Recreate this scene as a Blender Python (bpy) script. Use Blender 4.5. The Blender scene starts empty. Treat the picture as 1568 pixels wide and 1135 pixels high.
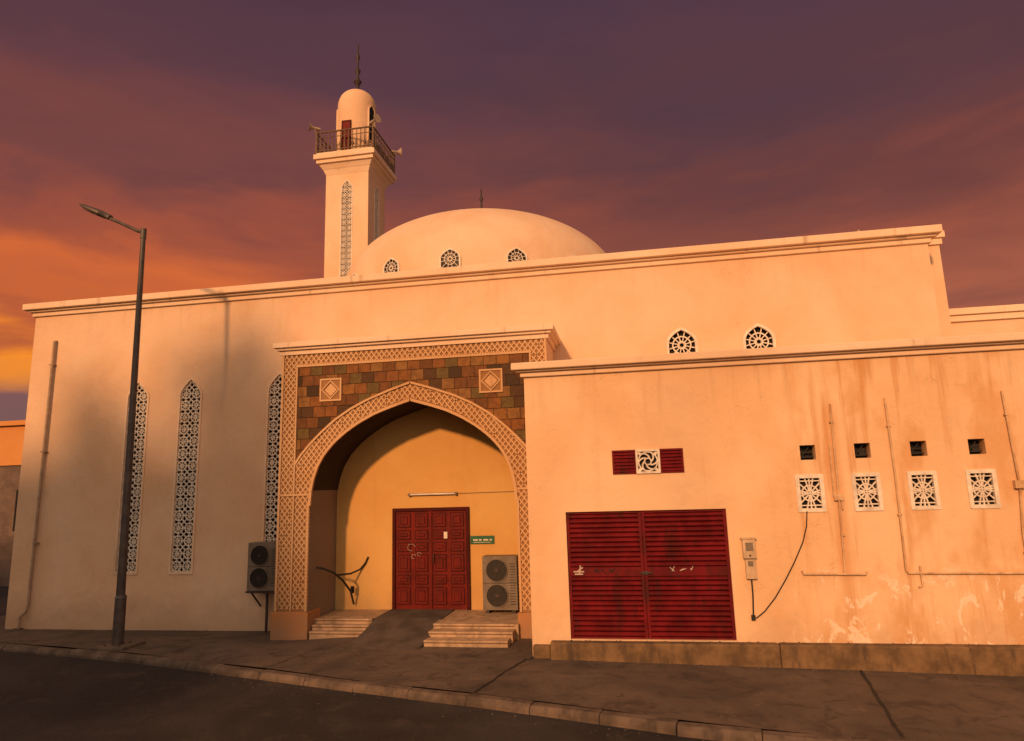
import bpy, bmesh, math, random
import numpy as np
from mathutils import Vector, Matrix, noise as mnoise
random.seed(7)
SC=bpy.context.scene
SC.view_settings.view_transform='Standard'; SC.view_settings.look='None'; SC.view_settings.exposure=0
def lin(r,g,b):
    f=lambda c:(c/255/12.92 if c/255<=.04045 else ((c/255+.055)/1.055)**2.4)
    return (f(r),f(g),f(b),1)
# ---------------------------------------------------------------- node helpers
class NT:
    def __init__(s,tree): s.t=tree; s.t.nodes.clear()
    def n(s,typ,**kw): return s.t.nodes.new(typ)
    def put(s,sock,v):
        if isinstance(v,bpy.types.NodeSocket): s.t.links.new(v,sock)
        else:
            try: sock.default_value=v
            except Exception: sock.default_value=tuple(v)[:3]
    def math(s,op,a,b=0.0,c=0.0,clamp=False):
        nd=s.n('ShaderNodeMath'); nd.operation=op; nd.use_clamp=clamp
        s.put(nd.inputs[0],a); s.put(nd.inputs[1],b); s.put(nd.inputs[2],c); return nd.outputs[0]
    def mix(s,f,a,b,blend='MIX'):
        nd=s.n('ShaderNodeMix'); nd.data_type='RGBA'; nd.blend_type=blend
        s.put(nd.inputs[0],f); s.put(nd.inputs[6],a); s.put(nd.inputs[7],b); return nd.outputs[2]
    def noise(s,vec,scale,detail=4,rough=.55,dist=0,keep=False):
        nd=s.n('ShaderNodeTexNoise'); s.put(nd.inputs['Vector'],vec); nd.inputs['Scale'].default_value=scale
        nd.inputs['Detail'].default_value=detail if keep else min(detail,3.5); nd.inputs['Roughness'].default_value=rough; nd.inputs['Distortion'].default_value=dist
        return nd.outputs[0]
    def scl(s,vec,x,y,z,loc=(0,0,0)):
        nd=s.n('ShaderNodeMapping'); s.put(nd.inputs[0],vec); nd.inputs['Scale'].default_value=(x,y,z); nd.inputs['Location'].default_value=loc
        return nd.outputs[0]
    def ss(s,v,a,b,c=0.0,d=1.0):
        nd=s.n('ShaderNodeMapRange'); nd.interpolation_type='SMOOTHSTEP'; s.put(nd.inputs[0],v)
        for i,x in enumerate((a,b,c,d)): nd.inputs[1+i].default_value=x
        return nd.outputs[0]
    def ramp(s,f,stops,interp='LINEAR'):
        nd=s.n('ShaderNodeValToRGB'); s.put(nd.inputs[0],f); cr=nd.color_ramp; cr.interpolation=interp
        while len(cr.elements)<len(stops): cr.elements.new(0.5)
        for e,(p,c) in zip(cr.elements,stops): e.position=p
        for e,(p,c) in zip(cr.elements,stops): e.color=c if len(c)==4 else (*c,1)
        return nd.outputs[0]
    def xyz(s,vec):
        nd=s.n('ShaderNodeSeparateXYZ'); s.put(nd.inputs[0],vec); return nd.outputs
    def bsdf(s,col,rough=.8,bump=None,bs=.3,bd=.02,metal=0,spec=.3):
        b=s.n('ShaderNodeBsdfPrincipled'); s.put(b.inputs['Base Color'],col); s.put(b.inputs['Roughness'],rough)
        b.inputs['Metallic'].default_value=metal; b.inputs['Specular IOR Level'].default_value=spec
        if bump is not None:
            bn=s.n('ShaderNodeBump'); bn.inputs['Strength'].default_value=bs; bn.inputs['Distance'].default_value=bd
            s.put(bn.inputs['Height'],bump); s.t.links.new(bn.outputs[0],b.inputs['Normal'])
        o=s.n('ShaderNodeOutputMaterial'); s.t.links.new(b.outputs[0],o.inputs[0]); return b
def newmat(name):
    m=bpy.data.materials.new(name); m.use_nodes=True; return m,NT(m.node_tree)
def c4(c): return (c[0],c[1],c[2],1)
def sc(c,k): return (c[0]*k,c[1]*k,c[2]*k,1)

def plaster(name,base,stain=(.30,.17,.08),streak=.35,grime=.5,annex=False,top=None,bumpk=1.0,topk=.35,cracks=0):
    m,T=newmat(name); P=T.n('ShaderNodeNewGeometry').outputs['Position']; X,Y,Z=T.xyz(P)
    n1=T.noise(P,.45,6,.6,.4)
    col=T.mix(T.ss(n1,.35,.7),c4(base),c4((base[0]*.92,base[1]*.84,base[2]*.76)))
    n2=T.noise(P,2.3,7,.65)
    col=T.mix(T.math('MULTIPLY',T.ss(n2,.5,.78),.26),col,sc(base,.72))
    st=T.noise(T.scl(P,4.5,4.5,.28),1.0,5,.6)
    col=T.mix(T.math('MULTIPLY',T.ss(st,.58,.82),streak),col,c4(stain))
    if top is not None:
        f=T.ss(Z,top-1.1,top,0,1)
        s2=T.noise(T.scl(P,5,5,.35),1.3,4,.6)
        col=T.mix(T.math('MULTIPLY',T.math('MULTIPLY',f,T.ss(s2,.5,.78)),topk),col,c4(stain))
    if grime>0:
        g=T.math('ADD',Z,T.math('MULTIPLY',T.noise(P,1.7,6,.7),1.3))
        gm=T.math('MULTIPLY',T.ss(g,-1.3,-2.25),grime)
        col=T.mix(gm,col,sc((.30,.22,.15),.9))
    if cracks:
        cn=T.noise(T.scl(P,1,1,.8,(5,3,7)),1.1,5,.6,.8,True)
        ln=T.ss(T.math('ABSOLUTE',T.math('SUBTRACT',cn,.5)),.0035,.0)
        col=T.mix(T.math('MULTIPLY',T.math('MULTIPLY',ln,T.ss(n1,.5,.62)),cracks),col,sc(base,.35))
    if annex:
        right=T.ss(X,1.9,3.3)
        rs=T.noise(T.scl(P,5.0,5.0,.40,(3,1,0)),1.0,6,.65)
        col=T.mix(T.math('MULTIPLY',T.math('MULTIPLY',right,T.ss(rs,.50,.70)),.55),col,(.50,.21,.06,1))
        rn=T.noise(T.scl(P,1.6,1.6,.8,(9,0,4)),1.0,5,.6)
        col=T.mix(T.math('MULTIPLY',T.math('MULTIPLY',right,T.ss(rn,.47,.68)),.50),col,(.54,.25,.075,1))
        rx=T.math('ABSOLUTE',T.math('SUBTRACT',T.math('ADD',X,T.math('MULTIPLY',rn,.15)),3.36))
        col=T.mix(T.math('MULTIPLY',T.math('MULTIPLY',T.ss(rx,.16,.02),T.ss(Z,1.5,1.0)),.42),col,(.50,.20,.05,1))
        low=T.ss(T.math('ADD',Z,T.math('MULTIPLY',T.noise(P,1.1,3),.8)),-.85,-1.35)
        pn=T.noise(T.scl(P,2.6,2.6,1.7,(2,5,1)),1.0,8,.72,.5,True)
        col=T.mix(T.math('MULTIPLY',T.math('MULTIPLY',T.math('MULTIPLY',T.ss(X,2.0,3.2),low),T.ss(pn,.535,.565)),.72),col,(.80,.68,.52,1))
    fine=T.noise(P,38,5,.7); med=T.noise(P,3.2,5,.6)
    h=T.math('ADD',T.math('MULTIPLY',fine,.35),T.math('MULTIPLY',med,1.1))
    col=T.mix(T.math('MULTIPLY',T.ss(T.noise(P,21,3,.7),.62,.78),.12),col,sc(base,.5))
    T.bsdf(col,.9,h,.5*bumpk,.03,spec=.1)
    return m
M={}
CRM=(.74,.525,.35)
M['main']=plaster('main_plaster',CRM,streak=.12,grime=.4,top=4.8,topk=.2,cracks=.35)
M['annex']=plaster('annex_plaster',(.76,.53,.325),streak=.16,grime=.35,annex=True,top=1.9,topk=.3,cracks=.4)
M['trim']=plaster('cornice_plaster',(.78,.60,.43),stain=(.22,.13,.07),streak=.6,grime=0)
M['porchwall']=plaster('porch_inner_plaster',(.64,.39,.135),streak=.15,grime=.4)
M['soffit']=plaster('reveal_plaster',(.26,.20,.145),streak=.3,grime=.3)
M['vault']=plaster('shaded_vault_plaster',(.060,.043,.032),streak=.1,grime=0)  # near-black base colour paints in the shade under the vault
M['dome']=plaster('dome_plaster',(.74,.54,.37),streak=.08,grime=0)
M['minaret']=plaster('minaret_plaster',(.75,.54,.36),streak=.10,grime=0)
M['tanbase']=plaster('carved_stone_ground',(.31,.17,.075),streak=.4,grime=.4,stain=(.14,.08,.04))
M['tan']=plaster('carved_stone_relief',(.60,.39,.215),streak=.45,grime=.4,stain=(.26,.14,.06))
M['plinth']=plaster('plinth_paint',(.46,.21,.08),streak=.5,grime=.6)
def simple(name,base,rough=.6,var=.25,nscale=6,bs=.15,metal=0,spec=.3,dirt=None,dirtk=.4):
    m,T=newmat(name); P=T.n('ShaderNodeNewGeometry').outputs['Position']
    n=T.noise(P,nscale,6,.65)
    col=T.mix(T.ss(n,.3,.7),sc(base,1-var),sc(base,1+var*.6))
    if dirt: 
        col=T.mix(T.math('MULTIPLY',T.ss(T.noise(T.scl(P,5,5,1.4,(4,2,8)),1.0,6,.7),.48,.72),dirtk),col,c4(dirt))
    T.bsdf(col,T.ss(n,.2,.8,rough-.1,min(1,rough+.1)),T.noise(P,nscale*6,4,.6),bs,.01,metal,spec); return m
M['white']=simple('white_lattice_paint',(.74,.66,.55),.75,.15,9,dirt=(.35,.25,.16),spec=.15)
M['dark']=simple('dark_glass_void',(.014,.012,.011),.5,.3,spec=.15)
M['red']=simple('red_shutter_paint',(.145,.008,.011),.6,.35,3,.2,dirt=(.05,.012,.010),dirtk=.75,spec=.12)
M['reddark']=simple('dark_red_frame',(.06,.005,.005),.6,.3,spec=.12)
M['door']=simple('maroon_door_paint',(.135,.012,.007),.55,.3,4,dirt=(.05,.015,.008),spec=.12)
M['metal']=simple('lamp_post_metal',(.10,.085,.075),.5,.3,5,metal=.3,dirt=(.16,.10,.06))
M['iron']=simple('dark_iron',(.05,.035,.03),.55,.3)
M['railing']=simple('railing_paint',(.16,.10,.06),.6,.3)
M['acbody']=simple('ac_casing',(.18,.145,.11),.55,.2,5,dirt=(.10,.07,.045))
M['horn']=simple('horn_paint',(.35,.27,.20),.55,.2,5)
M['acdark']=simple('ac_grille_dark',(.02,.018,.016),.5,.2)
M['pipe']=simple('painted_pipe',(.62,.41,.23),.6,.2,7,dirt=(.33,.14,.05),dirtk=.7)
M['gpipe']=simple('drain_pipe_grey',(.40,.29,.20),.7,.2,7,spec=.1)
M['cable']=simple('black_cable',(.02,.018,.016),.6,.2)
M['green']=simple('green_sign_paint',(.02,.11,.05),.4,.2)
M['box']=simple('meter_box_paint',(.55,.40,.25),.5,.2,6,dirt=(.3,.17,.09))
M['step']=simple('step_stone',(.42,.29,.18),.7,.25,5,dirt=(.16,.11,.065),dirtk=.65)
M['nose']=simple('step_nosing',(.14,.085,.06),.7,.25,5)
M['ramp']=simple('ramp_concrete',(.085,.066,.053),.9,.35,2.5,.4)
M['leaf']=simple('leaf_green',(.06,.09,.03),.6,.4,2)
M['bark']=simple('bark',(.12,.08,.05),.9,.3,5)
M['neigh']=plaster('neighbour_sunlit_wall',(.62,.30,.10),streak=.2,grime=.3)
M['neighlow']=simple('neighbour_dark_wall',(.14,.10,.08),.9,.3,2)
M['graf']=simple('chalk_marks',(.50,.38,.32),.8,.1)
M['grafd']=simple('black_marks',(.03,.02,.02),.8,.1)
def tiles():
    m,T=newmat('stone_tile_mosaic'); P=T.n('ShaderNodeNewGeometry').outputs['Position']; X,Y,Z=T.xyz(P)
    TW_,TH_=.27,.225
    u=T.math('DIVIDE',T.math('ADD',X,20.0),TW_); v=T.math('DIVIDE',T.math('ADD',Z,20.03),TH_)
    row=T.math('FLOOR',v); u=T.math('ADD',u,T.math('MULTIPLY',T.math('MODULO',row,3.0),.29))
    cx=T.n('ShaderNodeCombineXYZ'); T.put(cx.inputs[0],T.math('FLOOR',u)); T.put(cx.inputs[1],row)
    wn=T.n('ShaderNodeTexWhiteNoise'); wn.noise_dimensions='2D'; T.put(wn.inputs[0],cx.outputs[0])
    col=T.ramp(wn.outputs[0],[(0,(.085,.042,.016)),(.14,(.23,.088,.022)),(.3,(.15,.060,.018)),(.44,(.135,.088,.026)),(.54,(.27,.115,.028)),(.66,(.18,.070,.020)),(.8,(.055,.030,.013)),(.87,(.25,.12,.034))],'CONSTANT')
    n=T.noise(P,7,7,.7,.6); col=T.mix(T.ss(n,.35,.7),col,T.mix(.5,col,(.045,.022,.010,1)))
    fu=T.math('FRACT',u); fv=T.math('FRACT',v)
    d=T.math('MINIMUM',T.math('MULTIPLY',T.math('MINIMUM',fu,T.math('SUBTRACT',1.0,fu)),TW_),T.math('MULTIPLY',T.math('MINIMUM',fv,T.math('SUBTRACT',1.0,fv)),TH_))
    k=T.ss(d,.002,.007)
    col=T.mix(k,(.055,.028,.012,1),col)
    h=T.math('ADD',T.math('MULTIPLY',k,1.0),T.math('ADD',T.math('MULTIPLY',n,.6),T.math('MULTIPLY',wn.outputs[0],.6)))
    T.bsdf(col,.7,h,.8,.02,spec=.2); return m
M['tiles']=tiles()
def asphalt():
    m,T=newmat('asphalt'); P=T.n('ShaderNodeNewGeometry').outputs['Position']
    a=T.noise(P,.35,6,.6,.5); b=T.noise(P,1.6,6,.7,.8,True); f=T.noise(P,70,3,.8)
    col=T.mix(T.ss(a,.35,.68),(.026,.023,.023,1),(.050,.043,.039,1))
    col=T.mix(T.math('MULTIPLY',T.ss(b,.50,.68),.6),col,(.080,.062,.050,1))
    col=T.mix(T.math('MULTIPLY',T.ss(b,.46,.34),.5),col,(.018,.016,.016,1))
    col=T.mix(T.math('MULTIPLY',T.ss(f,.52,.75),.45),col,(.12,.10,.085,1))
    T.bsdf(col,T.ss(b,.3,.7,.75,.95),T.math('ADD',f,T.math('MULTIPLY',b,1.8)),.9,.02,spec=.25); return m
M['asphalt']=asphalt()
def pavement():
    m,T=newmat('pavement_concrete'); P=T.n('ShaderNodeNewGeometry').outputs['Position']
    a=T.noise(P,.5,7,.65,.6); b=T.noise(P,2.4,7,.72,.6,True); f=T.noise(P,60,3,.8)
    col=T.mix(T.ss(a,.3,.7),(.092,.071,.056,1),(.165,.12,.088,1))
    col=T.mix(T.math('MULTIPLY',T.ss(b,.48,.66),.75),col,(.060,.047,.039,1))
    col=T.mix(T.math('MULTIPLY',T.ss(b,.42,.30),.5),col,(.22,.155,.105,1))
    col=T.mix(T.math('MULTIPLY',T.ss(f,.55,.78),.4),col,(.25,.19,.14,1))
    T.bsdf(col,.9,T.math('ADD',T.math('MULTIPLY',f,.7),T.math('MULTIPLY',b,1.8)),.9,.025,spec=.2); return m
M['pave']=pavement()
M['kerb']=simple('kerb_concrete',(.13,.094,.068),.9,.45,2.2,.5,dirt=(.05,.038,.031),dirtk=.8)
M['plinthstone']=simple('annex_plinth_concrete',(.17,.105,.052),.9,.4,3,.5,dirt=(.065,.045,.031),dirtk=.9)
M['joint']=simple('joint_tar',(.03,.025,.022),.95,.2)
M['earth']=simple('dusty_earth',(.14,.10,.075),.95,.3,.4)
# ---------------------------------------------------------------- mesh helpers
Zv=Vector((0,0,1)); CNT=[0]
class MB:
    def __init__(s): s.v=[];s.f=[];s.m=[]
    def add(s,vs,fs,mi=0):
        o=len(s.v); s.v+= [tuple(v) for v in vs]; s.f+=[tuple(i+o for i in f) for f in fs]; s.m+=[mi]*len(fs)
    def box(s,x0,x1,y0,y1,z0,z1,mi=0):
        s.add([(x0,y0,z0),(x1,y0,z0),(x1,y1,z0),(x0,y1,z0),(x0,y0,z1),(x1,y0,z1),(x1,y1,z1),(x0,y1,z1)],
              [(0,3,2,1),(4,5,6,7),(0,1,5,4),(1,2,6,5),(2,3,7,6),(3,0,4,7)],mi)
    def obox(s,F,u0,u1,v0,v1,n0,n1,mi=0):
        vs=[fp(F,u,v,n) for n in (n0,n1) for (u,v) in ((u0,v0),(u1,v0),(u1,v1),(u0,v1))]
        s.add(vs,[(0,3,2,1),(4,5,6,7),(0,1,5,4),(1,2,6,5),(2,3,7,6),(3,0,4,7)],mi)
    def strip(s,F,a,b,w,n0,n1,mi=0,ext=0):
        d=Vector((b[0]-a[0],b[1]-a[1])); L=d.length
        if L<1e-5: return
        CNT[0]+=1; j=((CNT[0]*7)%17)*.00035; n0+=j*.5; n1+=j
        d/=L; p=Vector((-d.y,d.x))*w/2
        a=Vector(a)-d*ext; b=Vector(b)+d*ext
        q=[a-p,b-p,b+p,a+p]
        vs=[fp(F,c.x,c.y,n) for n in (n0,n1) for c in q]
        s.add(vs,[(0,3,2,1),(4,5,6,7),(0,1,5,4),(1,2,6,5),(2,3,7,6),(3,0,4,7)],mi)
    def tube(s,pts,r,mi=0,seg=10,caps=True):
        pts=[Vector(p) for p in pts]; rs=r if isinstance(r,(list,tuple)) else [r]*len(pts)
        o=len(s.v); prev=None
        for i,p in enumerate(pts):
            t=(pts[min(i+1,len(pts)-1)]-pts[max(i-1,0)]).normalized()
            if prev is None:
                a=Vector((0,0,1)) if abs(t.z)<.9 else Vector((1,0,0)); u=t.cross(a).normalized()
            else: u=(prev-t*prev.dot(t)).normalized()
            prev=u; w=t.cross(u)
            for k in range(seg):
                an=2*math.pi*k/seg; s.v.append(tuple(p+(u*math.cos(an)+w*math.sin(an))*rs[i]))
        for i in range(len(pts)-1):
            for k in range(seg):
                a=o+i*seg+k;b=o+i*seg+(k+1)%seg; s.f.append((a,b,b+seg,a+seg)); s.m.append(mi)
        if caps:
            s.f.append(tuple(o+k for k in range(seg))[::-1]); s.m.append(mi)
            e=o+(len(pts)-1)*seg; s.f.append(tuple(e+k for k in range(seg))); s.m.append(mi)
    def lathe(s,c,prof,seg=32,mi=0):
        o=len(s.v)
        for r,z in prof:
            for k in range(seg):
                a=2*math.pi*k/seg; s.v.append((c[0]+r*math.cos(a),c[1]+r*math.sin(a),z))
        for i in range(len(prof)-1):
            for k in range(seg):
                a=o+i*seg+k;b=o+i*seg+(k+1)%seg; s.f.append((a,b,b+seg,a+seg)); s.m.append(mi)
        e=o+(len(prof)-1)*seg; s.f.append(tuple(e+k for k in range(seg))); s.m.append(mi)
        s.f.append(tuple(o+k for k in range(seg))[::-1]); s.m.append(mi)
def fp(F,u,v,n):
    o,U,N=F; return o+U*u+Zv*v+N*n
def frame(x,y,z,ang=0):
    U=Vector((math.cos(ang),math.sin(ang),0)); N=Vector((math.sin(ang),-math.cos(ang),0)); return (Vector((x,y,z)),U,N)
def make(name,mb,mats,parent=None,smooth=False,bevel=0):
    me=bpy.data.meshes.new(name); me.from_pydata(mb.v,[],mb.f); 
    for mm in mats: me.materials.append(M[mm])
    me.polygons.foreach_set('material_index',mb.m)
    bm=bmesh.new(); bm.from_mesh(me); bmesh.ops.recalc_face_normals(bm,faces=bm.faces); bm.to_mesh(me); bm.free()
    ob=bpy.data.objects.new(name,me); SC.collection.objects.link(ob)
    if smooth:
        me.shade_smooth(); me.set_sharp_from_angle(angle=math.radians(40))
    if bevel:
        b=ob.modifiers.new('bev','BEVEL'); b.width=bevel; b.segments=2; b.limit_method='ANGLE'
    if parent: ob.parent=parent
    return ob
def empty(name):
    e=bpy.data.objects.new(name,None); SC.collection.objects.link(e); return e
def outline(w,hr,ha,n=10,p=1.7):
    pts=[(-w/2,0),(w/2,0)]
    for i in range(n+1):
        t=i/n; pts.append((w/2*(1-t**p) if ha>0 else w/2,hr+ha*t))
        if ha<=0: break
    L=[(-a,b) for a,b in reversed(pts[2:])]
    if ha>0: L=L[1:]
    return pts+L
def prism(mb,F,pts,n0,n1,mi=0):
    k=len(pts); vs=[fp(F,u,v,n0) for u,v in pts]+[fp(F,u,v,n1) for u,v in pts]
    fs=[tuple(range(k))[::-1],tuple(range(k,2*k))]+[(i,(i+1)%k,(i+1)%k+k,i+k) for i in range(k)]
    mb.add(vs,fs,mi)
def cut(ob,mb):
    me=bpy.data.meshes.new('cut'); me.from_pydata(mb.v,[],mb.f)
    bm=bmesh.new(); bm.from_mesh(me); bmesh.ops.recalc_face_normals(bm,faces=bm.faces); bm.to_mesh(me); bm.free()
    c=bpy.data.objects.new('cutter',me); SC.collection.objects.link(c)
    md=ob.modifiers.new('b','BOOLEAN'); md.object=c; md.operation='DIFFERENCE'; md.solver='EXACT'
    dg=bpy.context.evaluated_depsgraph_get(); dg.update()
    nm=bpy.data.meshes.new_from_object(ob.evaluated_get(dg)); ob.modifiers.clear(); ob.data=nm
    bpy.data.objects.remove(c,do_unlink=True)
def clipseg(mb,F,a,b,w,n0,n1,mi,inside,step=.02):
    L=math.hypot(b[0]-a[0],b[1]-a[1]); k=max(1,int(L/step)); st=None
    for i in range(k+1):
        t=i/k; p=(a[0]+(b[0]-a[0])*t,a[1]+(b[1]-a[1])*t)
        if inside(*p):
            if st is None: st=p
            last=p
        if (not inside(*p) or i==k) and st is not None:
            if math.hypot(last[0]-st[0],last[1]-st[1])>step*.6: mb.strip(F,st,last,w,n0,n1,mi,ext=w*.2)
            st=None
def edgeframe(mb,F,pts,w,n0,n1,mi):
    k=len(pts)
    for i in range(k): mb.strip(F,pts[i],pts[(i+1)%k],w,n0,n1,mi,ext=w*.35)
def arabesque(mb,F,w,hr,ha,cols=2,sw=.026,n0=-.06,n1=-.03,mi=0,p=1.7,lite=False):
    def ins(u,v):
        if v<0 or abs(u)>w/2: return False
        if v<=hr: return True
        t=(v-hr)/ha if ha>0 else 2
        return t<1 and abs(u)<=w/2*(1-t**p)
    ts=w/cols; rows=int((hr+ha)/ts)+2
    for r in range(-1,rows):
        for c in range(cols):
            cx=-w/2+ts*(c+.5); cy=ts*(r+.5)
            R=ts*.40; pr=None
            for k in range(9):
                a=math.pi/8+k*math.pi/4; q=(cx+R*math.cos(a),cy+R*math.sin(a))
                if pr: clipseg(mb,F,pr,q,sw,n0,n1,mi,ins)
                pr=q
            R2=ts*.17; pr=None
            if not lite:
              for k in range(5):
                a=k*math.pi/2+math.pi/4*((r+c)%2); q=(cx+R2*math.cos(a),cy+R2*math.sin(a))
                if pr: clipseg(mb,F,pr,q,sw*.8,n0,n1,mi,ins)
                pr=q
            for k in range(4):
                a=math.pi/4+k*math.pi/2; ca,sa=math.cos(a),math.sin(a)
                clipseg(mb,F,(cx+R*.93*ca,cy+R*.93*sa),(cx+ts*.707*ca,cy+ts*.707*sa),sw,n0,n1,mi,ins)
                a=k*math.pi/2; ca,sa=math.cos(a),math.sin(a)
                r0=R*.9 if lite else R2
                clipseg(mb,F,(cx+r0*ca,cy+r0*sa),(cx+ts*.5*ca,cy+ts*.5*sa),sw*.8,n0,n1,mi,ins)
def rosette(mb,F,cu,cv,ins,wires=12,rad=(.09,.20),sw=.022,n0=.03,n1=.045,mi=0,L=.6):
    for k in range(wires):
        a=2*math.pi*(k+.5)/wires; clipseg(mb,F,(cu+rad[0]*.6*math.cos(a),cv+rad[0]*.6*math.sin(a)),(cu+L*math.cos(a),cv+L*math.sin(a)),sw*.8,n0,n1,mi,ins)
    for R in rad:
        for k in range(16):
            a=2*math.pi*k/16;b=2*math.pi*(k+1)/16; clipseg(mb,F,(cu+R*math.cos(a),cv+R*math.sin(a)),(cu+R*math.cos(b),cv+R*math.sin(b)),sw,n0,n1,mi,ins,.01)
def inarch(w,hr,ha,p):
    def ins(u,v):
        t=(v-hr)/ha; return abs(u)<w/2 and v>0 and (t<0 or (t<1 and abs(u)<w/2*(1-t**p)))
    return ins
# ================================================================ MOSQUE
mosque=empty('mosque')
WX0,WX1,WY=-14.97,6.35,14.2
mb=MB(); mb.box(WX0,WX1,WY,33,-3.4,4.75); body=make('main_hall_walls',mb,['main'],mosque)
tall=[(-11.80,-1.74),(-10.36,-1.74),(-8.03,-1.74)]
cm=MB()
TW,THR,THA=.58,4.17,.41
for x,z in tall: prism(cm,frame(x,WY,z),outline(TW,THR,THA),-.14,.2)
SW_,SHR,SHA,SPW=.60,.55,.36,2.5
small=[(1.28,2.35),(2.86,2.32)]
for x,z in small: prism(cm,frame(x,WY,z),outline(SW_,SHR,SHA,14,SPW),-.14,.2)
cut(body,cm)
lat=MB()
for x,z in tall:
    F=frame(x,WY,z); lat.obox(F,-TW/2-.02,TW/2+.02,-.02,THR+THA+.02,-.139,-.12,1)
    arabesque(lat,F,TW,THR,THA,2,.023,n0=-.045,n1=-.02)
    # second, offset layer of fine diagonals makes the interlaced pattern
    ins=inarch(TW,THR,THA,1.7)
    for sg in (1,-1):
        for k in range(-3,34):
            c=k*.145; clipseg(lat,F,(-TW/2,c-sg*TW/2),(TW/2,c+sg*TW/2),.013,-.055,-.03,0,ins)
    edgeframe(lat,F,outline(TW,THR,THA),.05,-.05,.018,2)
make('tall_lattice_windows',lat,['white','dark','trim'],mosque)
lat=MB()
for x,z in small:
    F=frame(x,WY,z); lat.obox(F,-.33,.33,-.02,.97,-.139,-.12,1)
    rosette(lat,F,0,.55,inarch(SW_,SHR,SHA,SPW),12,(.08,.19),.026,-.06,-.03)
    edgeframe(lat,F,outline(SW_,SHR,SHA,14,SPW),.055,-.05,.02,0)
make('upper_arched_windows',lat,['white','dark'],mosque)
def cornice(mb,x0,x1,y0,y1,zt,h,steps,mi=0):
    z=zt
    for p,fr in steps:
        zz=z-h*fr; mb.box(x0-p,x1+p,y0-p,y1+p,zz,z+.004,mi); z=zz
mb=MB(); cornice(mb,WX0,WX1,WY,33,5.02,.31,[(.22,.50),(.13,.16),(.06,.34)])
make('main_cornice',mb,['trim'],mosque,bevel=.014)
mb=MB(); mb.box(5.0,6.93,15.0,30,-3,4.95); mb.box(5.2,16,15.3,30,-3,3.3); make('rear_block_walls',mb,['main'],mosque)
mb=MB(); cornice(mb,5.0,6.93,15.0,30,5.2,.28,[(.10,.5),(.05,.5)]); cornice(mb,5.2,16,15.3,30,3.52,.28,[(.12,.5),(.06,.5)])
make('rear_block_cornice',mb,['trim'],mosque,bevel=.01)
mb=MB(); mb.tube([(4.2,14.15,5.05),(6.1,14.12,5.05)],.015,0); mb.tube([(5.1,14.3,5.02),(5.1,14.3,5.16)],.03,0); make('roof_conduit',mb,['gpipe'],mosque)
# ---- dome
DC=(-5.15,24.0); DR=5.25; DZ=7.2; DH=2.92
prof=[(DR+.05,4.6),(DR+.05,6.3),(DR,6.32),(DR,DZ)]
for i in range(1,40):
    t=i/40*math.pi/2; prof.append((DR*math.cos(t),DZ+DH*math.sin(t)))
prof.append((.02,DZ+DH))
mb=MB(); mb.lathe(DC,prof,96); make('dome',mb,['dome'],mosque,smooth=True)
mb=MB()
for k in range(16):
    a=k*math.pi/8+.02
    x=DC[0]+DR*math.sin(a); y=DC[1]-DR*math.cos(a)
    F=frame(x,y,6.62,a); OL=outline(.62,.36,.33,14,2.4)
    prism(mb,F,OL,-.12,.03,1); edgeframe(mb,F,OL,.05,-.05,.06,0)
    rosette(mb,F,0,.36,inarch(.62,.36,.33,2.4),12,(.07,.18),.020,.02,.045)
make('dome_windows',mb,['white','dark'],mosque)
def finial(mb,c,z0,z1,s=1):
    H=z1-z0; pr=[(.11*s,z0-.05),(.09*s,z0+.05*H),(.035*s,z0+.10*H),(.05*s,z0+.18*H),(.10*s,z0+.24*H),(.05*s,z0+.30*H),(.028*s,z0+.36*H),(.06*s,z0+.43*H),(.07*s,z0+.46*H),(.028*s,z0+.51*H),(.026*s,z0+.66*H),(.05*s,z0+.72*H),(.05*s,z0+.75*H),(.024*s,z0+.79*H),(.018*s,z0+.98*H),(.006,z1)]
    mb.lathe(c,pr,12)
mb=MB(); finial(mb,DC,DZ+DH-.03,DZ+DH+1.65,1.5); make('dome_finial',mb,['iron'],mosque,smooth=True)
# ---- minaret
MX,MY=-12.18,28.0; HW=1.05
mb=MB(); mb.box(MX-HW,MX+HW,MY-HW,MY+HW,4,14.7)
sh=make('minaret_shaft',mb,['minaret'],mosque)
cm=MB(); FW=frame(MX,MY-HW,6.2); FS=frame(MX+HW,MY,6.2,math.pi/2)
for F in (FW,FS): prism(cm,F,outline(.54,7.75,.42),-.14,.3)
cut(sh,cm)
mb2=MB()
def frustum(mb,h0,h1,z0,z1,mi=0):
    mb.add([(MX+sx*h0,MY+sy*h0,z0) for sx,sy in ((-1,-1),(1,-1),(1,1),(-1,1))]+[(MX+sx*h1,MY+sy*h1,z1) for sx,sy in ((-1,-1),(1,-1),(1,1),(-1,1))],
           [(0,3,2,1),(4,5,6,7),(0,1,5,4),(1,2,6,5),(2,3,7,6),(3,0,4,7)],mi)
frustum(mb2,1.055,1.16,14.7,14.95); frustum(mb2,1.17,1.32,14.95,15.18)
mb2.box(MX-1.40,MX+1.40,MY-1.40,MY+1.40,15.18,15.36); mb2.box(MX-1.50,MX+1.50,MY-1.50,MY+1.50,15.36,15.60)
mb2.box(MX-1.44,MX+1.44,MY-1.44,MY+1.44,15.60,15.68)
make('minaret_balcony_slab',mb2,['trim'],mosque,bevel=.01)
mb=MB()
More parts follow.
